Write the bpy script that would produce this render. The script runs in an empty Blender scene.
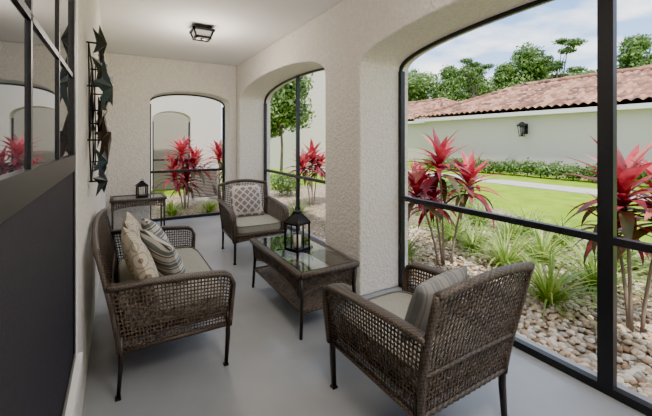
import bpy, math, random
import numpy as np
from mathutils import Vector, Matrix, Euler
random.seed(7); rng=np.random.default_rng(7)
D=bpy.data; SC=bpy.context.scene
# ------------------------------------------------------------------ materials
def mat(name,col,rough=.6,metal=0,col2=None,nscale=8,bump=0,bscale=60,spec=.5,detail=4,lo=.35,hi=.65,trans=0,emis=None,es=0,bdist=.02):
    m=D.materials.new(name); m.use_nodes=True; nt=m.node_tree; N=nt.nodes; L=nt.links
    b=N['Principled BSDF']; b.inputs['Base Color'].default_value=(*col,1); b.inputs['Roughness'].default_value=rough
    b.inputs['Metallic'].default_value=metal; b.inputs['Specular IOR Level'].default_value=spec
    b.inputs['Transmission Weight'].default_value=trans
    if emis: b.inputs['Emission Color'].default_value=(*emis,1); b.inputs['Emission Strength'].default_value=es
    tc=N.new('ShaderNodeTexCoord')
    if col2:
        n=N.new('ShaderNodeTexNoise'); n.inputs['Scale'].default_value=nscale; n.inputs['Detail'].default_value=detail
        L.new(tc.outputs['Object'],n.inputs['Vector'])
        r=N.new('ShaderNodeValToRGB'); r.color_ramp.elements[0].position=lo; r.color_ramp.elements[1].position=hi
        r.color_ramp.elements[0].color=(*col,1); r.color_ramp.elements[1].color=(*col2,1)
        L.new(n.outputs['Fac'],r.inputs['Fac']); L.new(r.outputs['Color'],b.inputs['Base Color'])
    if bump:
        n=N.new('ShaderNodeTexNoise'); n.inputs['Scale'].default_value=bscale; n.inputs['Detail'].default_value=5
        L.new(tc.outputs['Object'],n.inputs['Vector'])
        bp=N.new('ShaderNodeBump'); bp.inputs['Strength'].default_value=bump; bp.inputs['Distance'].default_value=bdist
        L.new(n.outputs['Fac'],bp.inputs['Height']); L.new(bp.outputs['Normal'],b.inputs['Normal'])
    return m
STUCCO=mat('stucco',(.66,.615,.56),.9,bump=.7,bscale=38,bdist=.03,col2=(.74,.70,.645),nscale=30)
STUCCO_OUT=mat('stucco_exterior',(.56,.51,.45),.9,bump=.3,bscale=30)
CEIL=mat('ceiling_paint',(.80,.785,.76),.9,bump=.05,bscale=80)
FLOOR=mat('painted_concrete',(.27,.285,.31),.27,col2=(.325,.34,.365),nscale=1.6,bump=.03,bscale=40)
BRONZE=mat('bronze_frame',(.02,.021,.025),.4,.3)
BLACK=mat('black_metal',(.012,.012,.014),.4,.5)
SCREEN=mat('dark_screen',(.024,.023,.030),.65,col2=(.036,.035,.043),nscale=200,spec=.1)
WGLASS=mat('window_glass',(.03,.035,.045),.015,spec=.9)
WHITE=mat('white_trim',(.72,.72,.72),.5)
WICK=mat('wicker',(.045,.034,.028),.5,col2=(.115,.088,.072),nscale=30)
LEGM=mat('dark_leg',(.028,.022,.020),.4,.2)
CUSH=mat('taupe_cushion',(.29,.285,.245),.9,col2=(.335,.33,.29),nscale=60,bump=.15,bscale=400)
PIPE=mat('cushion_piping',(.15,.145,.125),.8)
CANDLE=mat('candle_wax',(.8,.75,.62),.5)
def glassmat(name,col=(1,1,1),rough=0):
    m=D.materials.new(name); m.use_nodes=True; b=m.node_tree.nodes['Principled BSDF']
    b.inputs['Base Color'].default_value=(*col,1); b.inputs['Roughness'].default_value=rough; b.inputs['Transmission Weight'].default_value=1; b.inputs['IOR'].default_value=1.45
    return m
GLASS=glassmat('clear_glass',(.95,.95,.93))
def wickersolid():
    m=mat('wicker_band',(.06,.05,.045),.5); nt=m.node_tree;N=nt.nodes;L=nt.links;b=N['Principled BSDF']
    tc=N.new('ShaderNodeTexCoord')
    mp=N.new('ShaderNodeMapping'); mp.inputs['Rotation'].default_value=(.6,.6,.78); L.new(tc.outputs['Object'],mp.inputs['Vector'])
    w=N.new('ShaderNodeTexChecker'); w.inputs['Scale'].default_value=90; L.new(mp.outputs[0],w.inputs['Vector'])
    w.inputs['Color1'].default_value=(.105,.08,.066,1); w.inputs['Color2'].default_value=(.03,.023,.019,1)
    L.new(w.outputs['Color'],b.inputs['Base Color'])
    bp=N.new('ShaderNodeBump'); bp.inputs['Strength'].default_value=.6; bp.inputs['Distance'].default_value=.004
    L.new(w.outputs['Fac'],bp.inputs['Height']); L.new(bp.outputs['Normal'],b.inputs['Normal']); return m
WBAND=wickersolid()
# ------------------------------------------------------------------ mesh builder
class MB:
    def __init__(s): s.v=[];s.f=[];s.m=[];s.n=0;s.sm=[]
    def add(s,V,F,mi=0,smooth=True):
        V=np.asarray(V,float).reshape(-1,3); s.v.append(V)
        for f in F: s.f.append(tuple(i+s.n for i in f))
        s.m+= [mi]*len(F); s.sm+=[smooth]*len(F); s.n+=len(V)
    def box(s,c,d,mi=0,M=None):
        x,y,z=[a/2 for a in d]
        V=np.array([(-x,-y,-z),(x,-y,-z),(x,y,-z),(-x,y,-z),(-x,-y,z),(x,-y,z),(x,y,z),(-x,y,z)],float)
        if M is not None: V=V@np.array(M.to_3x3()).T
        V=V+np.array(c)
        s.add(V,[(0,3,2,1),(4,5,6,7),(0,1,5,4),(1,2,6,5),(2,3,7,6),(3,0,4,7)],mi,False)
    def bx(s,x0,x1,y0,y1,z0,z1,mi=0): s.box(((x0+x1)/2,(y0+y1)/2,(z0+z1)/2),(x1-x0,y1-y0,z1-z0),mi)
    def tube(s,path,r,sides=8,mi=0,closed=False,flat=None,side=None):
        P=np.array(path,float); n=len(P)
        R=np.full(n,r) if np.isscalar(r) else np.array(r,float)
        T=np.roll(P,-1,0)-np.roll(P,1,0) if closed else np.gradient(P,axis=0)
        T/=np.linalg.norm(T,axis=1)[:,None]+1e-9
        if side is not None: a=np.array(side,float)
        else:
            a=np.array([0,0,1.]) if abs(T[0][2])<.9 else np.array([1.,0,0])
        V=[]
        for i in range(n):
            if side is not None: a=np.array(side,float)
            a=a-T[i]*np.dot(a,T[i]); a/=np.linalg.norm(a)+1e-9
            b=np.cross(T[i],a)
            for k in range(sides):
                t=2*math.pi*(k+.5)/sides; ca,sa=math.cos(t),math.sin(t)
                if flat: 
                    e=.5; ca=math.copysign(abs(ca)**e,ca); sa=math.copysign(abs(sa)**e,sa)
                    V.append(P[i]+a*ca*R[i]*flat[0]+b*sa*R[i]*flat[1])
                else: V.append(P[i]+a*ca*R[i]+b*sa*R[i])
        F=[]
        m=n if closed else n-1
        for i in range(m):
            j=(i+1)%n
            for k in range(sides):
                l=(k+1)%sides; F.append((i*sides+k,i*sides+l,j*sides+l,j*sides+k))
        if not closed: F.append(tuple(range(sides))[::-1]); F.append(tuple((n-1)*sides+k for k in range(sides)))
        s.add(V,F,mi,True)
    def weave(s,S,nu,nv,w,t,amp,mi=0):
        U,V=np.meshgrid(np.linspace(0,1,nu+1),np.linspace(0,1,nv+1),indexing='ij')
        P=S(U,V); du=np.gradient(P,axis=0); dv=np.gradient(P,axis=1)
        nn=np.cross(du,dv); nn/=np.linalg.norm(nn,axis=2)[...,None]+1e-9
        du/=np.linalg.norm(du,axis=2)[...,None]+1e-9; dv/=np.linalg.norm(dv,axis=2)[...,None]+1e-9
        I,J=np.meshgrid(range(nu+1),range(nv+1),indexing='ij'); sg=np.where((I+J)%2==0,1,-1)[...,None]
        for (Q,b,ax) in ((P+nn*amp*sg,dv,0),(P-nn*amp*sg,du,1)):
            c=np.stack([Q+b*w/2+nn*t/2,Q-b*w/2+nn*t/2,Q-b*w/2-nn*t/2,Q+b*w/2-nn*t/2],axis=2)
            if ax==1: c=c.transpose(1,0,2,3)
            m_,n_=c.shape[0],c.shape[1]
            V3=c.transpose(1,0,2,3).reshape(-1,3); F=[]
            for j in range(n_):
                o=j*m_*4
                for i in range(m_-1):
                    a=o+i*4
                    for k in range(4):
                        l=(k+1)%4; F.append((a+k,a+l,a+4+l,a+4+k))
            s.add(V3,F,mi,False)
    def build(s,name,mats,loc=(0,0,0),rot=(0,0,0),parent=None,bevel=0):
        me=D.meshes.new(name); V=np.concatenate(s.v)
        me.from_pydata(V.tolist(),[],s.f); 
        for m in mats: me.materials.append(m)
        me.polygons.foreach_set('material_index',s.m); me.polygons.foreach_set('use_smooth',s.sm); me.update()
        o=D.objects.new(name,me); SC.collection.objects.link(o); o.location=loc; o.rotation_euler=rot
        if parent: o.parent=parent
        if bevel:
            b=o.modifiers.new('bevel','BEVEL'); b.width=bevel; b.segments=3; b.limit_method='ANGLE'; b.angle_limit=math.radians(50)
        return o
def empty(name,loc=(0,0,0),rot=(0,0,0)):
    e=D.objects.new(name,None); SC.collection.objects.link(e); e.location=loc; e.rotation_euler=rot; e.empty_display_size=.1; return e
def boxo(name,x0,x1,y0,y1,z0,z1,m,parent=None,bevel=0):
    b=MB(); b.bx(x0,x1,y0,y1,z0,z1); return b.build(name,[m],parent=parent,bevel=bevel)
# ------------------------------------------------------------------ room shell
XL=-.17; XR=1.99; XO=2.62; YB=6.78; YBO=7.3; H=2.94; XF=2.5; YS=-1.7
boxo('floor',-.4,XO+.04,YS-.2,YBO+.05,-.14,0,FLOOR)
boxo('ceiling',-.4,XO+.25,YS-.2,YBO+.25,H,H+.2,CEIL)
def arcpts(a,b,zs,za,n=28):
    c=(a+b)/2; hw=(b-a)/2
    return [(c+hw*-math.cos(math.pi*i/n), zs+(za-zs)*math.sin(math.pi*i/n)**.8) for i in range(n+1)]
def archwall(name,along,a0,a1,t0,t1,openings,m,h=H):
    out=[(a0,0)]
    for (o0,o1,zs,za) in openings:
        out+= [(o0,0)]+arcpts(o0,o1,zs,za)+[(o1,0)]
    out+=[(a1,0),(a1,h),(a0,h)]
    n=len(out); V=[]
    for t in (t0,t1):
        for (a,z) in out: V.append((t,a,z) if along=='y' else (a,t,z))
    F=[tuple(range(n)),tuple(range(2*n-1,n-1,-1))]+[(i,i+n,(i+1)%n+n,(i+1)%n) for i in range(n)]
    b=MB(); b.add(V,F,0,False); o=b.build(name,[m],bevel=.018)
    import bmesh
    bm=bmesh.new(); bm.from_mesh(o.data); bmesh.ops.recalc_face_normals(bm,faces=bm.faces); bm.to_mesh(o.data); bm.free()
    return o
OP3=(-.83,2.73,2.20,2.47); OP2=(3.39,6.6,2.22,2.54); OPB=(.48,1.86,2.16,2.38)
archwall('wall_right','y',YS,YBO,XR,XO,[OP3,OP2],STUCCO)
archwall('wall_back','x',-.4,XR,YB,YBO,[OPB],STUCCO)
boxo('wall_front_sun_block',-.4,XR,YS-.2,YS,0,H,STUCCO)  # unseen end wall, added to keep direct sun out of the porch
wl=MB()
W0,W1,WZ0,WZ1=-.5,1.93,.52,2.5; D0,D1,DZ=4.7,5.6,2.1
wl.bx(-.4,XL,YS,W0,0,H); wl.bx(-.4,XL,W0,W1,0,WZ0); wl.bx(-.4,XL,W0,W1,WZ1,H); wl.bx(-.4,XL,W1,D0,0,H)
wl.bx(-.4,XL,D0,D1,DZ,H); wl.bx(-.4,XL,D1,YB,0,H)
wl.build('wall_left',[STUCCO])
we=empty('window_1')
w=MB(); f=.05; X0,X1=XL-.08,XL+.008
w.bx(X0,X1,W0,W0+f,WZ0,WZ1); w.bx(X0,X1,W1-f,W1,WZ0,WZ1); w.bx(X0,X1,W0+f,W1-f,WZ1-f,WZ1); w.bx(X0,X1,W0+f,W1-f,WZ0,WZ0+f)
w.bx(X0,X1,W0+f,W1-f,1.365,1.435)
for y in (.15,.6,1.03,1.47): w.bx(XL-.02,XL+.002,y-.009,y+.009,1.435,WZ1-f)
for z in (1.78,2.13): w.bx(XL-.02,XL+.002,W0+f,W1-f,z-.009,z+.009)
w.build('frame',[BRONZE],parent=we)
boxo('glass',XL-.02,XL-.004,W0+f,W1-f,1.435,WZ1-f,WGLASS,we)
boxo('insect_screen',XL-.02,XL+.002,W0+f,W1-f,WZ0+f,1.365,SCREEN,we)
b=MB(); b.bx(XL,XL+.012,W1+.002,W1+.05,WZ0-.05,WZ1+.05); b.bx(XL,XL+.03,W0,W1+.05,WZ0-.05,WZ0-.002); b.build('trim_1',[WHITE])
de=empty('door_1')
d=MB(); d.bx(XL-.15,XL+.025,D0,D0+.06,0,DZ); d.bx(XL-.15,XL+.025,D1-.06,D1,0,DZ); d.bx(XL-.15,XL+.025,D0+.06,D1-.06,DZ-.06,DZ); d.build('frame',[WHITE],parent=de)
d=MB(); d.bx(XL-.1,XL-.06,D0+.06,D1-.06,0.01,DZ-.06,0); d.bx(XL-.06,XL-.055,D0+.18,D1-.18,.9,1.95,1); d.tube([(XL-.06,D1-.12,1),(XL,D1-.12,1),(XL,D1-.22,1)],.01,8,2); d.build('leaf',[WHITE,WGLASS,BLACK],parent=de)
def screenframe(name,along,t,op,posts,rail=.91):
    e=empty(name); o0,o1,zs,za=op; m=MB(); w=.045; th=.05
    def bb(a0,a1,z0,z1):
        if along=='y': m.bx(t-th/2,t+th/2,a0,a1,z0,z1)
        else: m.bx(a0,a1,t-th/2,t+th/2,z0,z1)
    bb(o0,o0+w,0,zs); bb(o1-w,o1,0,zs); bb(o0+w,o1-w,.0,.05)
    segs=[o0+w]+[q for p,hw_ in posts for q in (p-hw_,p+hw_)]+[o1-w]
    for i in range(0,len(segs),2): bb(segs[i],segs[i+1],rail-.022,rail+.022)
    c=(o0+o1)/2; hw=(o1-o0)/2
    for p,hw_ in posts:
        s=math.sqrt(max(0,1-((p-c)/hw)**2)); bb(p-hw_,p+hw_,.05,zs+(za-zs)*s**.8)
    A=arcpts(o0,o1,zs,za,40)
    path=[((t,a,z-.012) if along=='y' else (a,t,z-.012)) for a,z in A]
    m.tube(path,.015,4,0,side=(1,0,0) if along=='y' else (0,1,0),flat=(1.5,1.2))
    m.build('frame',[BRONZE],parent=e); return e
screenframe('window_2','y',XF,OP3,[(.95,.04)]); screenframe('window_3','y',XF,OP2,[(5.12,.025)]); screenframe('window_4','x',7.18,OPB,[])
# ------------------------------------------------------------------ ceiling lantern
LG=mat('lantern_glass',(.55,.54,.5),.3,emis=(1,.93,.8),es=.1)
def ceiling_light(name,x,y,en):
    e=empty(name,(x,y,H)); m=MB()
    m.box((0,0,-.012),(.2,.2,.024)); m.box((0,0,-.04),(.14,.14,.03))
    def fr(z,h): 
        for sx,sy,dx,dy in ((0,1,1,0),(0,-1,1,0),(1,0,0,1),(-1,0,0,1)):
            m.box((sx*h,sy*h,z),(dx*2*h+.026,dy*2*h+.026,.026))
    fr(-.06,.12); fr(-.15,.085)
    for sx in(-1,1):
        for sy in(-1,1): m.tube([(sx*.12,sy*.12,-.055),(sx*.085,sy*.085,-.155)],.012,6)
    m.box((0,0,-.056),(.24,.24,.006)); m.box((0,0,-.152),(.17,.016,.008)); m.box((0,0,-.152),(.016,.17,.008))
    m.build('cage',[BLACK],parent=e)
    g=MB(); V=[(sx*h,sy*h,z) for z,h in((-.062,.112),(-.148,.08)) for sx,sy in((-1,-1),(1,-1),(1,1),(-1,1))]
    g.add(V,[(0,1,5,4),(1,2,6,5),(2,3,7,6),(3,0,4,7),(4,5,6,7)],0,False)
    g.build('glass',[LG],parent=e)
    l=D.lights.new(name+'_fill_lamp','POINT'); l.energy=en; l.color=(1,.90,.78); l.shadow_soft_size=.25  # added fill lamp below the unlit lantern, brightens the porch
    o=D.objects.new('fill_lamp',l); SC.collection.objects.link(o); o.parent=e; o.location=(0,0,-.5)
ceiling_light('ceiling_lantern_with_fill',.92,4.65,24); ceiling_light('ceiling_lantern_with_fill',.92,.1,52)  # second lantern is invented, behind the camera, to fill the porch with light
# ------------------------------------------------------------------ wicker seating
ZB=.27
def yback(z): return -.34-.13*np.clip((z-ZB)/.63,0,1)**1.3
def seat_mesh(W,name):
    m=MB(); hb=W/2-.05; ht=W/2-.015
    hx=lambda z: hb+(ht-hb)*np.clip((z-ZB)/.38,0,1)
    def zt(u): 
        r=np.clip((u-.88)/.12,0,1); return .665-.045*u+.01*np.sin(u*math.pi)-.07*(1-np.sqrt(np.clip(1-r*r,0,1)))
    yf=lambda z: .385+.03*np.clip((z-ZB)/.38,0,1)
    for sd in (-1,1):
        def S(U,V,sd=sd):
            z=ZB+(zt(U)-ZB)*V; y=yback(z)*(1-U)+yf(z)*U; x=sd*hx(z); return np.stack([x,y,z],-1)
        m.weave(S,34,16,.0085,.004,.003,0)
        u=np.linspace(0,1,24); pts=S(u,np.ones_like(u)); pts=[tuple(p) for p in pts]
        pf=[(sd*hx(z),float(yf(z)),z) for z in (.5,.42,.34,.27)]
        m.tube(pts+pf,.017,10,1,flat=(1.9,.9),side=(1,0,0))
        m.tube([(sd*hx(ZB),-.34,ZB),(sd*hx(ZB),.385,ZB)],.014,8,1)
        zz=np.linspace(ZB,.87,12); m.tube([(sd*hx(z),float(yback(z)),z) for z in zz],.017,8,1)
        for (y,yy) in ((.375,.36),(-.33,-.345)):
            m.tube([(sd*(hb-.0),y,.36),(sd*(hb-.0),y,.2),(sd*(hb+.0),yy,0)],[.021,.019,.015],4,2)
        m.box((sd*hb,.36,.006),(.034,.034,.012),2); m.box((sd*hb,-.345,.006),(.034,.034,.012),2)
    def zc(xn): return .865+.045*np.cos(xn*math.pi/2)**1.0
    def B(U,V):
        xn=2*U-1; z=ZB+(zc(xn)-ZB)*V; x=xn*hx(z); y=yback(z)-.03*(1-xn**2)*V; return np.stack([x,y,z],-1)
    nb=int(round(W/.024)); m.weave(B,nb,25,.008,.004,.003,0)
    u=np.linspace(0,1,30); m.tube([tuple(p) for p in B(u,np.ones_like(u))],.02,10,1)
    for vv in (0.03,.36): m.tube([tuple(p) for p in B(u,np.full_like(u,vv))],.012,8,1)
    def A(U,V):
        xn=2*U-1; zt_=.345; zb=ZB+.02*(1-xn**2); return np.stack([xn*hb,.385+0*U+.01*V,zb+(zt_-zb)*V],-1)
    m.weave(A,nb,5,.016,.004,.003,0)
    m.tube([tuple(p) for p in A(u,np.zeros_like(u))],.012,8,1); m.tube([tuple(p) for p in A(u,np.ones_like(u))],.016,8,1)
    m.bx(-hb,hb,-.34,.38,.325,.35,1)
    return m.build(name,[WICK,WBAND,LEGM])
def rcushion(m,sx,sy,sz,mi=0,k=7,n=14,puff=.012):
    g=np.linspace(-1,1,n+1)
    for ax in range(3):
        for sg in(-1,1):
            A,B=np.meshgrid(g,g,indexing='ij'); P=np.zeros((n+1,n+1,3)); P[...,ax]=sg
            o=[i for i in range(3) if i!=ax]; P[...,o[0]]=A; P[...,o[1]]=B
            nr=(np.abs(P)**k).sum(-1)**(1/k); Q=P/nr[...,None]
            Q=Q*np.array([sx/2,sy/2,sz/2]); Q[...,2]+=np.sign(Q[...,2])*puff*(1-P[...,0]**2).clip(0)*(1-P[...,1]**2).clip(0)
            F=[(i*(n+1)+j,(i+1)*(n+1)+j,(i+1)*(n+1)+j+1,i*(n+1)+j+1) for i in range(n) for j in range(n)]
            if (sg>0)!=(ax!=1): F=[f[::-1] for f in F]
            m.add(Q.reshape(-1,3),F,mi,True)
def cushion(name,W,parent,y0=-.34,y1=.40,n=1):
    m=MB(); rcushion(m,W,y1-y0,.105)
    t=np.linspace(0,2*math.pi,80,endpoint=False)
    for z in(-.044,.044):
        c,s=np.cos(t),np.sin(t); nr=(np.abs(c)**7+np.abs(s)**7)**(1/7)
        m.tube(np.stack([c/nr*(W/2-.002),s/nr*((y1-y0)/2-.002),np.full_like(t,z)],-1),.0055,6,1,closed=True)
    return m.build(name,[CUSH,PIPE],loc=(0,(y0+y1)/2,.405),parent=parent)
def pillow_mesh(m,s=.43,T=.15,n=22):
    g=np.linspace(-1,1,n+1); U,V=np.meshgrid(g,g,indexing='ij')
    X=s/2*U*(1-.08*(1-V**2)); Y=s/2*V*(1-.08*(1-U**2)); 
    Z=T/2*((1-U**2)*(1-V**2)).clip(0)**.42
    for sg in (1,-1):
        F=[(i*(n+1)+j,(i+1)*(n+1)+j,(i+1)*(n+1)+j+1,i*(n+1)+j+1) for i in range(n) for j in range(n)]
        if sg<0: F=[f[::-1] for f in F]
        m.add(np.stack([X,Y,Z*sg],-1).reshape(-1,3),F,0,True)
def pillowmat(kind):
    m=mat('pillow_'+kind,(.6,.58,.53),.9); nt=m.node_tree;N=nt.nodes;L=nt.links;b=N['Principled BSDF']
    tc=N.new('ShaderNodeTexCoord'); r=N.new('ShaderNodeValToRGB'); cr=r.color_ramp; cr.interpolation='CONSTANT'
    if kind in('stripe','greystripe'):
        sp=N.new('ShaderNodeSeparateXYZ'); L.new(tc.outputs['Object'],sp.inputs[0])
        mu=N.new('ShaderNodeMath'); mu.operation='MULTIPLY'; mu.inputs[1].default_value=9; L.new(sp.outputs['Y'],mu.inputs[0])
        fr=N.new('ShaderNodeMath'); fr.operation='FRACT'; L.new(mu.outputs[0],fr.inputs[0]); L.new(fr.outputs[0],r.inputs['Fac'])
        cols=[(0,(.55,.53,.48)),(.26,(.07,.07,.08)),(.34,(.55,.53,.48)),(.45,(.16,.18,.19)),(.72,(.55,.53,.48)),(.82,(.07,.07,.08)),(.90,(.55,.53,.48))]
        if kind=='greystripe': cols=[(p,tuple(.15+.20*q for q in c)) for p,c in cols]
    elif kind=='medallion':
        mp=N.new('ShaderNodeMapping'); mp.inputs['Scale'].default_value=(9,9,0); L.new(tc.outputs['Object'],mp.inputs['Vector'])
        v=N.new('ShaderNodeTexVoronoi'); v.inputs['Scale'].default_value=1; v.inputs['Randomness'].default_value=.35; L.new(mp.outputs[0],v.inputs['Vector'])
        mu=N.new('ShaderNodeMath'); mu.operation='MULTIPLY'; mu.inputs[1].default_value=1.3; L.new(v.outputs['Distance'],mu.inputs[0]); L.new(mu.outputs[0],r.inputs['Fac'])
        cols=[(0,(.22,.145,.075)),(.16,(.56,.50,.40)),(.30,(.27,.20,.12)),(.40,(.56,.50,.40)),(.62,(.38,.31,.21)),(.72,(.56,.50,.40))]
    else:
        mp=N.new('ShaderNodeMapping'); mp.inputs['Rotation'].default_value=(0,0,.785); mp.inputs['Scale'].default_value=(14,14,14); L.new(tc.outputs['Object'],mp.inputs['Vector'])
        v=N.new('ShaderNodeTexVoronoi'); v.distance='CHEBYCHEV'; v.inputs['Scale'].default_value=1; v.inputs['Randomness'].default_value=0; L.new(mp.outputs[0],v.inputs['Vector']); L.new(v.outputs['Distance'],r.inputs['Fac'])
        cols=[(0,(.20,.17,.175)),(.39,(.52,.49,.48))]
    while len(cr.elements)<len(cols): cr.elements.new(.5)
    for e,(p,c) in zip(cr.elements,cols): e.position=p; e.color=(*c,1)
    L.new(r.outputs['Color'],b.inputs['Base Color']); return m
PM={k:pillowmat(k) for k in('stripe','medallion','lattice','greystripe')}
def pillow(kind,loc,rz,lean=-70,s=.43,roll=0,T=.15):
    m=MB(); pillow_mesh(m,s,T); o=m.build('throw_pillow',[PM[kind]])
    M=Euler((math.radians(lean),0,math.radians(rz))).to_matrix()@Matrix.Rotation(math.radians(roll),3,'Z')
    o.rotation_euler=M.to_euler(); o.location=loc; return o
def seat(name,W,loc,rz,mesh=None,sy=1):
    e=empty(name,loc,(0,0,math.radians(rz))); e.scale=(1,sy,1)
    if mesh is None: fr=seat_mesh(W,'wicker_frame')
    else:
        fr=D.objects.new('wicker_frame',mesh); SC.collection.objects.link(fr)
    fr.parent=e; fr.name='wicker_frame'; cushion('seat_cushion',W-.13,e); return e,fr
e1,fr=seat('wicker_armchair',.72,(1.445,1.46,0),1)
e2,_=seat('wicker_armchair',.72,(1.54,4.55,0),177,fr.data)
e3,_=seat('wicker_loveseat',1.45,(.305,3.04,0),-90,sy=.88)
pillow('greystripe',(1.43,1.30,.645),4,-66,s=.38,roll=84)
pillow('lattice',(1.52,4.71,.675),177,-68,s=.45)
pillow('medallion',(.13,2.62,.68),-84,-70,s=.46)
pillow('medallion',(.13,3.25,.68),-93,-70,s=.44)
pillow('stripe',(.29,2.80,.645),-70,-62,s=.40,roll=14)
pillow('stripe',(.29,3.38,.645),-84,-62,s=.40,roll=-8)
# ------------------------------------------------------------------ coffee table
ct=empty('wicker_coffee_table',(1.44,2.92,0))
m=MB(); tx,ty,zt_=.26,.55,.49
loop=[(-tx,-ty),(tx,-ty),(tx,ty),(-tx,ty)]
for i in range(4):
    a=loop[i]; b=loop[(i+1)%4]
    m.tube([(a[0],a[1],zt_-.012),(b[0],b[1],zt_-.012)],.019,10,1,flat=(1,1.5),side=(0,0,1))
    L_=math.hypot(a[0]-b[0],a[1]-b[1])
    def S(U,V,a=a,b=b):
        sag=.11+.06*np.abs(2*U-1)**3
        z=zt_-.03-sag*V; sc=1-.10*V
        return np.stack([(a[0]+(b[0]-a[0])*U)*sc,(a[1]+(b[1]-a[1])*U)*sc,z],-1)
    m.weave(S,int(L_/.022),7,.0125,.004,.003,0)
    u=np.linspace(0,1,20); m.tube([tuple(p) for p in S(u,np.ones_like(u))],.010,8,1)
for sx in(-1,1):
    for sy in(-1,1):
        m.tube([(sx*(tx-.01),sy*(ty-.01),zt_-.02),(sx*(tx-.02),sy*(ty-.02),.3),(sx*(tx-.005),sy*(ty-.005),0)],[.018,.016,.014],4,2)
def Sh(U,V): return np.stack([(2*U-1)*(tx-.03),(2*V-1)*(ty-.03),.19+0*U],-1)
m.weave(Sh,20,44,.019,.004,.002,0); 
for s_ in(-1,1):
    m.tube([(-tx+.02,s_*(ty-.02),.19),(tx-.02,s_*(ty-.02),.19)],.014,8,1); m.tube([(s_*(tx-.02),-ty+.02,.19),(s_*(tx-.02),ty-.02,.19)],.014,8,1)
m.build('wicker_frame',[WICK,WBAND,LEGM],parent=ct)
g=MB(); g.bx(-tx+.03,tx-.03,-ty+.03,ty-.03,zt_-.004,zt_+.004); g.build('glass_top',[GLASS],parent=ct)
# end table
et=empty('wicker_end_table',(.28,6.3,0)); m=MB(); ex,ey,ez=.36,.24,.6
for a,b in(((-ex,-ey),(ex,-ey)),((ex,-ey),(ex,ey)),((ex,ey),(-ex,ey)),((-ex,ey),(-ex,-ey))):
    m.tube([(a[0],a[1],ez-.012),(b[0],b[1],ez-.012)],.02,8,1,flat=(1,1.4),side=(0,0,1))
    def S(U,V,a=a,b=b): return np.stack([a[0]+(b[0]-a[0])*U,a[1]+(b[1]-a[1])*U,ez-.03-(.07+.05*np.abs(2*U-1)**3)*V],-1)
    m.weave(S,24,4,.016,.004,.003,0)
for sx in(-1,1):
    for sy in(-1,1): m.tube([(sx*(ex-.01),sy*(ey-.01),ez-.02),(sx*(ex-.01),sy*(ey-.01),0)],.016,4,2)
m.build('wicker_frame',[WICK,WBAND,LEGM],parent=et)
boxo('glass_top',-ex+.02,ex-.02,-ey+.02,ey-.02,ez-.012,ez,mat('smoked_glass',(.05,.05,.055),.06,spec=.7),et)
# ------------------------------------------------------------------ lanterns
def lantern(loc,w,h,rz):
    e=empty('candle_lantern',loc,(0,0,math.radians(rz))); m=MB(); a=w/2
    m.box((0,0,.012),(w,w,.024)); bh=h*.60
    for sx in(-1,1):
        for sy in(-1,1): m.box((sx*(a-.008),sy*(a-.008),bh/2+.012),(.014,.014,bh))
    z=bh
    for sx,sy,dx,dy in((0,1,1,0),(0,-1,1,0),(1,0,0,1),(-1,0,0,1)):
        m.box((sx*(a-.006),sy*(a-.006),z+.01),(dx*w+.004 if dx else .014,dy*w+.004 if dy else .014,.016))
        m.box((sx*(a-.008),sy*(a-.008),z*.5),(.008,.008,z*.98))
    t=a*.28; z0=bh+.015; z1=h*.86
    for sx in(-1,1):
        for sy in(-1,1): m.tube([(sx*a,sy*a,z0),(sx*t,sy*t,z1)],.006,6)
    V=[(sx*r,sy*r,z) for z,r in((z0+.004,a),(z1,t)) for sx,sy in((-1,-1),(1,-1),(1,1),(-1,1))]
    m.add(V,[(0,1,5,4),(1,2,6,5),(2,3,7,6),(3,0,4,7),(4,5,6,7)],0,False)
    m.box((0,0,z1+.008),(t*2.4,t*2.4,.016))
    th=np.linspace(0,2*math.pi,20,endpoint=False); rr=h*.065
    m.tube([(rr*math.cos(q),0,z1+.016+rr+rr*math.sin(q)) for q in th],.004,6,closed=True)
    m.build('metal_frame',[BLACK],parent=e)
    c=MB(); r=w*.2; ch=h*.27
    c.tube([(0,0,.024),(0,0,.024+ch)],r,20); c.build('candle',[CANDLE],parent=e)
lantern((1.42,2.92,.495),.17,.39,20); lantern((.33,6.3,.601),.15,.27,10)
# ------------------------------------------------------------------ star wall art
m=MB()
def star(cy,cz,R,d,rot,mi,tilt):
    pts=[(.05,0,0)]
    for i in range(10):
        r=R if i%2==0 else R*.40; a=rot+math.pi*i/5; pts.append((0 if i%2==0 else .012,r*math.sin(a),r*math.cos(a)))
    pts.append((-.008,0,0))
    ct_,st=math.cos(tilt),math.sin(tilt)
    P=[(x*ct_-y*st,x*st+y*ct_,z) for x,y,z in pts]; mn=min(p[0] for p in P)
    V=[(XL+.012+d+p[0]-mn,cy+p[1],cz+p[2]) for p in P]
    F=[(0,1+i,1+(i+1)%10) for i in range(10)]+[(11,1+(i+1)%10,1+i) for i in range(10)]
    m.add(V,F,mi,False)
    m.tube([(XL+.004,cy,cz),(XL+.02+d-mn,cy,cz)],.006,6,0)
stars=[(2.98,2.0,.19,0),(3.3,1.86,.17,1),(2.66,1.84,.18,1),(3.05,1.62,.2,0),(3.42,1.55,.16,0),(2.68,1.50,.17,2),(3.1,1.34,.15,1),(3.38,1.28,.12,0),(2.60,2.10,.13,0),(3.4,2.12,.13,2),(2.85,1.22,.12,0),(2.84,1.7,.12,2)]
for i,(y,z,R,k) in enumerate(stars): star(y,z,R,.004+.012*(i%3),i*.5,k,(-.22,.30,-.32,.18)[i%4])
for i in range(len(stars)):
    for j in range(i+1,len(stars)):
        if math.hypot(stars[i][0]-stars[j][0],stars[i][1]-stars[j][1])<.42:
            m.tube([(XL+.015,stars[i][0],stars[i][1]),(XL+.015,stars[j][0],stars[j][1])],.005,6,0)
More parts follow.
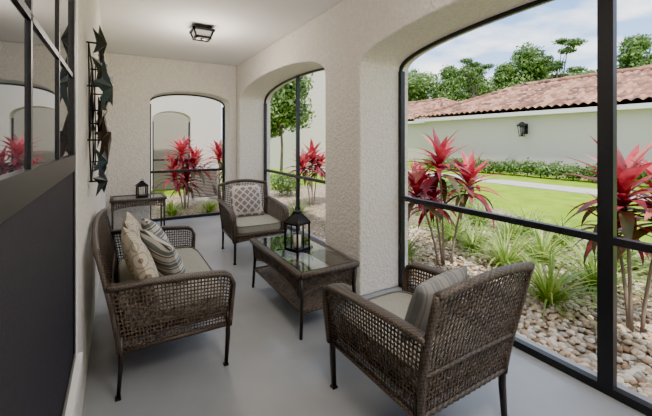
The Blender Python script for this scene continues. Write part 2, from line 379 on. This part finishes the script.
m.build('metal_star_wall_art',[mat('aged_metal',(.025,.027,.03),.4,.6),mat('teal_patina',(.03,.048,.052),.45,.5),mat('rust_metal',(.06,.042,.034),.5,.4)])
# ------------------------------------------------------------------ outside ground
GZ=-.12
LAWN=mat('lawn_grass',(.17,.29,.012),.95,col2=(.29,.41,.035),nscale=1.6,bump=.8,bscale=30,lo=.3,hi=.7,detail=8,spec=.1)
m=MB(); m.add([(-60,-60,GZ),(140,-60,GZ),(140,140,GZ),(-60,140,GZ)],[(0,1,2,3)],0,False); m.build('lawn',[LAWN])
GRAV=D.materials.new('gravel'); GRAV.use_nodes=True; nt=GRAV.node_tree;N=nt.nodes;L=nt.links;b=N['Principled BSDF'];b.inputs['Roughness'].default_value=.9
tc=N.new('ShaderNodeTexCoord'); v=N.new('ShaderNodeTexVoronoi'); v.inputs['Scale'].default_value=24; L.new(tc.outputs['Object'],v.inputs['Vector'])
sp=N.new('ShaderNodeSeparateColor'); L.new(v.outputs['Color'],sp.inputs[0]); r=N.new('ShaderNodeValToRGB'); r.color_ramp.elements[0].color=(.25,.185,.12,1); r.color_ramp.elements[1].color=(.56,.46,.36,1); L.new(sp.outputs[0],r.inputs['Fac'])
mx=N.new('ShaderNodeMix'); mx.data_type='RGBA'; mx.blend_type='MULTIPLY'; mx.inputs[0].default_value=1; L.new(r.outputs['Color'],mx.inputs[6])
r2=N.new('ShaderNodeValToRGB'); r2.color_ramp.elements[0].color=(1,1,1,1); r2.color_ramp.elements[1].color=(.4,.36,.32,1); r2.color_ramp.elements[0].position=.4;r2.color_ramp.elements[1].position=.75; L.new(v.outputs['Distance'],r2.inputs['Fac']); L.new(r2.outputs['Color'],mx.inputs[7]); L.new(mx.outputs[2],b.inputs['Base Color'])
bp=N.new('ShaderNodeBump'); bp.invert=True; bp.inputs['Strength'].default_value=1; bp.inputs['Distance'].default_value=.02; L.new(v.outputs['Distance'],bp.inputs['Height']); L.new(bp.outputs['Normal'],b.inputs['Normal'])
bed=[(2.67,-4),(5.0,-4),(5.4,-1.5),(5.9,.5),(6.5,2.2),(7.3,4.2),(8.2,6.3),(8.6,8),(8.0,9.6),(6.5,10.9),(-2,10.95),(-2,7.36),(2.67,7.36)]
m=MB(); m.add([(x,y,GZ+.02) for x,y in bed],[tuple(range(len(bed)))],0,False); m.build('gravel_bed',[GRAV])
boxo('sidewalk',12.0,13.3,-25,45,GZ,GZ+.03,mat('sidewalk_concrete',(.46,.43,.39),.9,col2=(.52,.49,.45),nscale=3))
def ico(sub=2):
    import bmesh
    bm=bmesh.new(); bmesh.ops.create_icosphere(bm,subdivisions=sub,radius=1); V=np.array([v.co[:] for v in bm.verts]); F=[tuple(v.index for v in f.verts) for f in bm.faces]; bm.free(); return V,F
IV,IF=ico()
m=MB(); ns=0
SM=[mat('stone_'+n,c,.8) for n,c in(('cream',(.62,.51,.39)),('tan',(.48,.36,.25)),('grey',(.40,.37,.33)),('white',(.70,.64,.55)),('brown',(.30,.20,.13)))]
while ns<8500:
    x=2.7+3.0*random.random()**1.4; y=-.4+5.2*random.random()**1.15
    s=random.uniform(.013,.030)*(1 if x<4.5 else 1.2); sc=np.array([s*random.uniform(.9,1.5),s*random.uniform(.8,1.1),s*random.uniform(.5,.75)])
    R=np.array(Euler((random.uniform(-.3,.3),random.uniform(-.3,.3),random.uniform(0,6.28))).to_matrix())
    m.add((IV*sc)@R.T+np.array([x,y,GZ+.025+s*.3+random.random()*.012]),IF,random.choice([0,0,1,1,2,3,3,4]),True); ns+=1
m.build('pebbles',SM)
# ------------------------------------------------------------------ plants
def leaf(m,base,az,el,Ln,W,droop,mi,n=8,fold=.25,wp=.8):
    p=np.array(base,float); e=el; ca,sa=math.cos(az),math.sin(az); side=np.array([-sa,ca,0])
    V=[]
    for i in range(n+1):
        t=i/n; wd=W/2*max(.02,math.sin(math.pi*min(1,(t*.93+.07))**wp)) 
        up=np.array([-math.sin(e)*ca,-math.sin(e)*sa,math.cos(e)])
        V+= [p+side*wd+up*wd*fold,p,p-side*wd+up*wd*fold]
        d=np.array([math.cos(e)*ca,math.cos(e)*sa,math.sin(e)]); p=p+d*Ln/n; e-=droop/n
    F=[]
    for i in range(n):
        a=i*3; F+=[(a,a+1,a+4,a+3),(a+1,a+2,a+5,a+4)]
    m.add(V,F,mi,True)
def pm(n,c,c2,sc=12,tr=.3):
    m=mat(n,c,.42,col2=c2,nscale=sc); nt=m.node_tree; b=nt.nodes['Principled BSDF']; t=nt.nodes.new('ShaderNodeBsdfTranslucent'); mx=nt.nodes.new('ShaderNodeMixShader'); mx.inputs[0].default_value=tr
    src=b.inputs['Base Color'].links[0].from_socket; nt.links.new(src,t.inputs['Color']); nt.links.new(b.outputs[0],mx.inputs[1]); nt.links.new(t.outputs[0],mx.inputs[2]); nt.links.new(mx.outputs[0],nt.nodes['Material Output'].inputs['Surface']); return m
REDM=[pm('leaf_red',(.42,.025,.05),(.62,.09,.12)),pm('leaf_maroon',(.13,.018,.03),(.34,.04,.07)),pm('leaf_bronze_green',(.06,.09,.035),(.17,.08,.05)),mat('cane_bark',(.22,.17,.13),.9),pm('leaf_pink',(.62,.16,.17),(.72,.30,.24))]
def cordyline(loc,heads,nl=38):
    m=MB()
    for (hx,hy,hz,s) in heads:
        bx,by=hx*.25,hy*.25
        path=[(bx+(hx-bx)*t**1.5,by+(hy-by)*t**1.5,hz*t) for t in np.linspace(0,1,8)]
        m.tube(path,[.016-.006*t for t in np.linspace(0,1,8)],7,3)
        for i in range(nl):
            t=i/nl; az=i*2.4+random.random()*.5; el=math.radians(-5+80*t+random.uniform(-12,12))
            z=hz-.22*s*(1-t); q=random.random()
            k=(2 if q<.7 else 1) if t<.2 else ((1 if q<.6 else 0) if t<.42 else (0 if q<.62 else (1 if q<.8 else 4)))
            leaf(m,(hx,hy,z),az,min(el,1.4),(.52-.10*t)*s*random.uniform(.85,1.12),.088*s,random.uniform(.9,1.7)*(1.15-.75*t),k,n=9)
    m.build('red_cordyline',REDM,loc=(loc[0],loc[1],GZ+.01))
cordyline((3.55,3.05),[(-.05,.05,1.36,1.05),(.3,-.12,1.12,1.0),(-.25,.25,1.0,1.0),(.1,.3,.85,.9)])
cordyline((3.7,1.22),[(-.12,.02,1.24,1.1),(.12,-.18,1.12,1.05),(.02,.14,.92,.85)])
cordyline((1.35,8.7),[(-.08,0,1.36,1.1),(.22,.1,1.1,1.1),(-.25,-.1,.9,1.1),(.05,.2,.7,1)])
cordyline((2.2,9.0),[(0,0,1.25,1.1),(.25,-.1,1.0,1.0)])
cordyline((4.1,7.6),[(0,0,1.2,1.2),(.3,.2,1.0,1.1),(-.3,-.1,1.05,1.1)])
cordyline((4.9,7.0),[(0,0,1.05,1.1),(.2,.2,1.3,1.2)])
cordyline((4.0,5.9),[(0,0,.95,.9),(.25,.1,.8,.9)])
cordyline((5.4,5.4),[(0,0,.9,.9),(.3,.1,.7,.9)])
FLM=[pm('flax_green',(.16,.30,.03),(.26,.40,.07),20),pm('flax_cream',(.48,.56,.16),(.34,.46,.10),20)]
def clump(x,y,s,n=125):
    m=MB()
    for i in range(n):
        az=random.uniform(0,6.28); el=math.radians(random.uniform(36,88)); r=.08*random.random()
        leaf(m,(r*math.cos(az)*s,r*math.sin(az)*s,0),az,el,random.uniform(.38,.76)*s,.022*s,random.uniform(.7,2.0),0 if random.random()<.6 else 1,n=8,fold=.3,wp=.6)
    m.build('variegated_flax_lily',FLM,loc=(x,y,GZ+.015))
for x,y,s in((3.62,1.85,1.0),(4.35,1.75,1.05),(4.1,2.6,1.0),(4.75,2.5,1.1),(3.2,3.45,.85),(5.3,1.95,1.1),(5.2,3.2,1.1),(4.4,.75,1.1),(5.0,1.2,1.1),(4.6,3.8,1.1),(5.7,2.7,1),(5.8,4.2,1.1),(3.4,4.6,.8),(3.6,5.5,.9),(4.5,5.0,1),(1.0,8.1,.8),(1.75,8.0,.7),(2.5,8.3,.8),(5.2,6.3,1),(6.5,5.0,1.1),(3.2,6.6,.8),(5.5,1.4,1),(4.35,3.25,.9),(5.3,.4,1),(4.9,.1,1),(6.0,3.4,1),(5.0,4.5,1)):
    clump(x,y,s)
def cloud(m,blobs,n,size,mis,shell=.45):
    vol=[b[3]*b[4]*b[5] for b in blobs]; tot=sum(v**.67 for v in vol)
    for b,vv in zip(blobs,vol):
        k=int(n*vv**.67/tot); d=rng.normal(size=(k,3)); d/=np.linalg.norm(d,axis=1)[:,None]
        r=1-shell*rng.random((k,1))**1.5; c=np.array(b[:3])+d*r*np.array(b[3:6])*(1+.12*rng.normal(size=(k,1)))
        nrm=d+rng.normal(size=(k,3))*.7; a=np.cross(nrm,rng.normal(size=(k,3))); a/=np.linalg.norm(a,axis=1)[:,None]; bb=np.cross(nrm,a); bb/=np.linalg.norm(bb,axis=1)[:,None]
        s=size*(.6+.8*rng.random((k,1)))
        V=np.stack([c+a*s,c+bb*s*.5,c-a*s,c-bb*s*.5],1).reshape(-1,3)
        base=m.n; m.v.append(V); m.n+=len(V)
        m.f+= [(base+i*4,base+i*4+1,base+i*4+2,base+i*4+3) for i in range(k)]
        m.m+=[int(q) for q in rng.choice(mis,k)]; m.sm+=[False]*k
GRM=[pm('foliage_dark',(.055,.10,.025),(.085,.15,.04),5,.25),pm('foliage_mid',(.11,.20,.04),(.16,.27,.07),5,.25),pm('foliage_light',(.20,.32,.08),(.28,.39,.12),5,.25),mat('tree_bark',(.16,.12,.09),.9)]
m=MB(); bl=[]
for i in range(34):
    y=-6+i*.62; bl.append((15.55+random.uniform(-.1,.1),y,.22+random.uniform(-.03,.08),.42,.42,.34))
cloud(m,bl,15000,.055,[0,1,1,2]); 
for b_ in bl: m.add(IV*np.array([.3,.33,.26])+np.array(b_[:3]),IF,0,True); m.tube([(b_[0],b_[1],GZ),(b_[0],b_[1],.1)],.03,6,3)
m.build('boxwood_hedge',GRM)
def treemesh(name,h,blobs,n,size,mis,tr=.12):
    m=MB(); m.tube([(0,0,0),(.05*h*.2,0,h*.3),(0,.02*h,h*.6),(0,0,h*.85)],[tr,tr*.8,tr*.5,tr*.2],8,3)
    for b_ in blobs: m.tube([(0,0,h*.35+.3*b_[2]*.3),((b_[0])*.5,b_[1]*.5,h*.2+b_[2]*.7),b_[:3]],[tr*.4,tr*.3,tr*.1],6,3)
    cloud(m,blobs,n,size,mis,.8); return m
def rb(h,k,w,z0):
    out=[]
    for i in range(k):
        t=(i+random.random())/k; a=random.uniform(0,6.28); r=w*math.sin(math.pi*(.15+.8*t))*random.uniform(.2,.75)
        q=w*random.uniform(.3,.5); out.append((r*math.cos(a),r*math.sin(a),z0+(h-z0)*t*.95,q,q,q*.7))
    return out
trees=[]
for i,(h,k,w,z0) in enumerate(((10,20,3.0,2.5),(11,22,2.6,3),(9,18,3.8,1.5))):
    trees.append(treemesh('t',h,rb(h,k,w,z0),11000,.17,[0,1,1,2]))
pine=treemesh('p',12,[(random.uniform(-1.6,1.6),random.uniform(-1.6,1.6),7.5+i*.42,.9,.9,.3) for i in range(12)],5000,.13,[0,0,1])
meshes=[None]*4
def plant_tree(k,x,y,s,r,nm='broadleaf_tree'):
    src=(trees+[pine])[k]
    if meshes[k] is None:
        o=src.build(nm,GRM); meshes[k]=o.data
    else:
        o=D.objects.new(nm,meshes[k]); SC.collection.objects.link(o)
    o.location=(x,y,GZ); o.scale=(s,s,s); o.rotation_euler=(0,0,r)
T=[(0,31,35,1.05),(2,34,33,1.12),(1,36.5,30.5,1.02),(0,40,30,1.15),(1,42.5,27,1.05),(0,45,25.5,1.32),(2,47.5,23.5,1.1),(0,51,21.5,1.0),(2,54,20,1.1),(1,57,18.8,1.38),(0,59.5,16.5,1.3),(2,62,14,1.2),(0,37,38,1.15),(2,46,33,1.2),(2,52,28,1.2),(2,60,23,1.3),(1,28,38,1.0),(2,24,40,1.0),(0,19,40,1.0),(2,41,34,1.15),(2,56,25,1.25),(2,66,18,1.4)]
for i,(k,x,y,s) in enumerate(T): plant_tree(k,x,y,s,i*1.3)
plant_tree(3,42,20.4,1.05,.5,'pine_tree'); plant_tree(3,33,24.5,.85,2,'pine_tree')
yt=treemesh('y',4.6,[(0,0,3.3,1.0,1.0,.8),(.6,.3,2.6,.8,.8,.6),(-.6,-.2,2.7,.75,.75,.6),(.1,.4,4.1,.8,.8,.7),(-.3,.5,2.1,.6,.6,.45),(.3,-.4,3.7,.7,.7,.6)],9000,.085,[0,1,1,2],.06)
yt.build('garden_tree',GRM,loc=(5.3,12.3,GZ))
def shrub(x,y,s):
    m=MB(); bl=[(random.uniform(-.25,.25)*s,random.uniform(-.25,.25)*s,.28*s,.32*s,.32*s,.24*s) for _ in range(4)]
    cloud(m,bl,1800,.035,[0,1,2]); m.tube([(0,0,0),(0,0,.3*s)],.02,6,3); m.build('garden_shrub',GRM,loc=(x,y,GZ+.04))
for x,y,s in((5.6,8.3,1.2),(6.6,7.6,1.2),(7.4,8.6,1.3),(3.1,9.6,1.2),(.4,9.3,1.0),(4.2,9.3,1.2),(7.6,6.6,1)): shrub(x,y,s)
# ------------------------------------------------------------------ neighbour house
def tilemat():
    m=mat('terracotta_tile',(.30,.15,.11),.85); nt=m.node_tree;N=nt.nodes;L=nt.links;b=N['Principled BSDF']
    tc=N.new('ShaderNodeTexCoord'); mp=N.new('ShaderNodeMapping'); mp.inputs['Scale'].default_value=(2.6,2.9,4.5); L.new(tc.outputs['Object'],mp.inputs['Vector'])
    v=N.new('ShaderNodeTexVoronoi'); v.inputs['Scale'].default_value=1; v.inputs['Randomness'].default_value=.6; L.new(mp.outputs[0],v.inputs['Vector'])
    sp=N.new('ShaderNodeSeparateColor'); L.new(v.outputs['Color'],sp.inputs[0])
    r=N.new('ShaderNodeValToRGB'); cr=r.color_ramp; cols=[(0,(.12,.065,.05)),(.3,(.26,.125,.085)),(.6,(.38,.185,.12)),(1,(.48,.28,.20))]
    while len(cr.elements)<4: cr.elements.new(.5)
    for e,(p,c) in zip(cr.elements,cols): e.position=p; e.color=(*c,1)
    L.new(sp.outputs[0],r.inputs['Fac']); L.new(r.outputs['Color'],b.inputs['Base Color']); return m
TILE=tilemat()
def slope(m,a,b,c,d,pitch=.34):
    a,b,c,d=[np.array(q,float) for q in(a,b,c,d)]; e=(b-a)/np.linalg.norm(b-a)
    L_=np.linalg.norm(b-a); nu=int(L_/pitch*8); sl=np.linalg.norm(((c+d)/2-(a+b)/2)); rows=max(2,int(sl/.4)); nv=rows*4
    U,V=np.meshgrid(np.linspace(0,1,nu+1),np.linspace(0,1,nv+1),indexing='ij')
    P=(a*(1-U)[...,None]+b*U[...,None])*(1-V)[...,None]+(d*(1-U)[...,None]+c*U[...,None])*V[...,None]
    q=((P-a)@e); fr=(V*rows)%1.0
    P[...,2]+=.10*np.abs(np.sin(math.pi*q/pitch))+.09*(1-fr)
    F=[(i*(nv+1)+j,(i+1)*(nv+1)+j,(i+1)*(nv+1)+j+1,i*(nv+1)+j+1) for i in range(nu) for j in range(nv)]
    m.add(P.reshape(-1,3),F,0,False)
def house(name,x0,x1,y0,y1,ze,zr,ov=.45):
    e=empty(name); boxo('walls',x0,x1,y0,y1,GZ,ze,STUCCO_OUT,e)
    X0,X1,Y0,Y1=x0-ov,x1+ov,y0-ov,y1+ov; hw=(X1-X0)/2; xm=(X0+X1)/2
    m=MB(); z=ze+.08
    A,B,C,Dd=(X0,Y0,z),(X1,Y0,z),(X1,Y1,z),(X0,Y1,z); R0=(xm,Y0+hw,zr); R1=(xm,Y1-hw,zr)
    slope(m,Dd,A,R0,R1); slope(m,B,C,R1,R0); slope(m,A,B,R0,R0); slope(m,C,Dd,R1,R1)
    for p,q in((R0,R1),(A,R0),(B,R0),(C,R1),(Dd,R1)):
        t=np.linspace(0,1,60); m.tube([tuple(np.array(p)*(1-k)+np.array(q)*k+np.array([0,0,.12])) for k in t],[.12+.02*(i%3) for i in range(60)],8,0)
    m.build('tile_roof',[TILE],parent=e)
    f=MB(); f.bx(X0+.02,X1-.02,Y0+.02,Y1-.02,ze-.12,ze+.06); f.build('fascia',[WHITE],parent=e); return e
house('neighbor_house',16.5,24.5,-14,15.8,2.75,4.6)
house('neighbor_house',20.0,27.5,17.0,34,2.9,4.85)
def wall_lantern(x,y,z,s,face):
    e=empty('wall_lantern',(x,y,z),(0,0,face)); m=MB()
    m.box((.015,0,0),(.03,.12*s,.3*s)); m.tube([(.02,0,.05*s),(.12*s,0,.16*s),(.2*s,0,.1*s)],.015*s,6)
    m.box((.2*s,0,.09*s),(.2*s,.2*s,.025*s)); V=[(.2*s+a*r,b*r,zz) for zz,r in((.1*s,.11*s),(.2*s,.02*s)) for a,b in((-1,-1),(1,-1),(1,1),(-1,1))]
    m.add(V,[(0,1,5,4),(1,2,6,5),(2,3,7,6),(3,0,4,7),(4,5,6,7)],0,False)
    for a in(-1,1):
        for b in(-1,1): m.tube([(.2*s+a*.085*s,b*.085*s,.09*s),(.2*s+a*.05*s,b*.05*s,-.2*s)],.01*s,5)
    m.box((.2*s,0,-.21*s),(.13*s,.13*s,.025*s)); m.build('bracket',[BLACK],parent=e)
    g=MB(); g.tube([(.2*s,0,-.2*s),(.2*s,0,.08*s)],[.04*s,.07*s],8); g.build('glass',[mat('smoky_lamp_glass',(.12,.11,.10),.2)],parent=e)
wall_lantern(16.495,9.45,2.02,1.6,math.pi)
o=archwall('adjoining_house_wall','x',-3,2.75,11.0,11.4,[(.84,1.86,2.15,2.42)],STUCCO_OUT,3.3); 
o.location.z=GZ+.021
boxo('adjoining_house_interior_wall',-.6,2.7,12.4,12.6,GZ+.021,3.2,mat('grey_beige_plaster',(.36,.33,.29),.9))  # one even grey-beige plaster colour
bb=MB()
for x0,x1,z0,z1 in((.84,.88,-.1,2.03),(1.82,1.86,-.1,2.03),(.88,1.82,.9,.95)): bb.bx(x0,x1,11.15,11.2,z0,z1)
bb.build('window_5',[BRONZE])
house('garden_house',7.7,11.0,15.5,22,6.0,7.2)
ac=empty('air_conditioner_unit',(2.0,10.2,GZ+.021)); m=MB()
m.box((0,0,.03),(.86,.86,.06),1); m.box((0,0,.42),(.68,.68,.68),2)
for sx in(-1,1):
    for sy in(-1,1): m.box((sx*.36,sy*.36,.42),(.05,.05,.72))
for i in range(17):
    z=.1+i*.04
    for s_ in(-1,1): m.box((0,s_*.36,z),(.70,.03,.018)); m.box((s_*.36,0,z),(.03,.70,.018))
m.box((0,0,.79),(.78,.78,.03))
for r_ in(.1,.18,.26,.33): 
    q=np.linspace(0,2*math.pi,32,endpoint=False); m.tube([(r_*math.cos(t),r_*math.sin(t),.82) for t in q],.006,5,1,closed=True)
m.build('cabinet',[mat('ac_paint',(.26,.22,.19),.6),mat('ac_pad',(.35,.34,.33),.9),mat('ac_core',(.05,.05,.05),.8)],parent=ac)
# ------------------------------------------------------------------ sky, sun
W=D.worlds.new('sky'); SC.world=W; W.use_nodes=True; nt=W.node_tree; N=nt.nodes; L=nt.links; N.clear()
out=N.new('ShaderNodeOutputWorld'); bg=N.new('ShaderNodeBackground'); L.new(bg.outputs[0],out.inputs[0]); bg.inputs['Strength'].default_value=1.6
tc=N.new('ShaderNodeTexCoord'); sp=N.new('ShaderNodeSeparateXYZ'); L.new(tc.outputs['Generated'],sp.inputs[0])
gr=N.new('ShaderNodeValToRGB'); L.new(sp.outputs['Z'],gr.inputs['Fac']); ce=gr.color_ramp.elements; ce[0].position=0.05; ce[0].color=(.52,.68,.86,1); ce[1].position=.38; ce[1].color=(.11,.27,.60,1)
ee=ce.new(.6); ee.color=(.42,.50,.60,1)
ad=N.new('ShaderNodeMath'); ad.operation='ADD'; ad.inputs[1].default_value=.12; L.new(sp.outputs['Z'],ad.inputs[0])
dx=N.new('ShaderNodeMath'); dx.operation='DIVIDE'; L.new(sp.outputs['X'],dx.inputs[0]); L.new(ad.outputs[0],dx.inputs[1])
dy=N.new('ShaderNodeMath'); dy.operation='DIVIDE'; L.new(sp.outputs['Y'],dy.inputs[0]); L.new(ad.outputs[0],dy.inputs[1])
cb=N.new('ShaderNodeCombineXYZ'); L.new(dx.outputs[0],cb.inputs[0]); L.new(dy.outputs[0],cb.inputs[1])
no=N.new('ShaderNodeTexNoise'); no.inputs['Scale'].default_value=1.5; no.inputs['Detail'].default_value=8; L.new(cb.outputs[0],no.inputs['Vector'])
cr=N.new('ShaderNodeValToRGB'); cr.color_ramp.elements[0].position=.45; cr.color_ramp.elements[1].position=.66; L.new(no.outputs['Fac'],cr.inputs['Fac'])
mx=N.new('ShaderNodeMix'); mx.data_type='RGBA'; L.new(cr.outputs['Color'],mx.inputs[0]); L.new(gr.outputs['Color'],mx.inputs[6]); mx.inputs[7].default_value=(1,.98,.95,1)
L.new(mx.outputs[2],bg.inputs['Color'])
s=D.lights.new('sun','SUN'); s.energy=3.2; s.angle=.03; s.color=(1,.94,.84); so=D.objects.new('sun',s); SC.collection.objects.link(so)
so.rotation_euler=Vector((-.22,-.50,1)).to_track_quat('Z','Y').to_euler(); so.location=(0,0,20)
# ------------------------------------------------------------------ camera
c=D.cameras.new('camera'); co=D.objects.new('camera',c); SC.collection.objects.link(co); SC.camera=co
c.sensor_width=36; c.lens=352/652*36; c.shift_y=-68/652; c.clip_start=.02; c.clip_end=500
co.location=(0,0,1.5); co.rotation_euler=(math.radians(90),0,math.radians(-30.6))
SC.view_settings.view_transform='AgX'; SC.view_settings.exposure=1.75
try: SC.view_settings.look='AgX - Punchy'
except Exception: pass
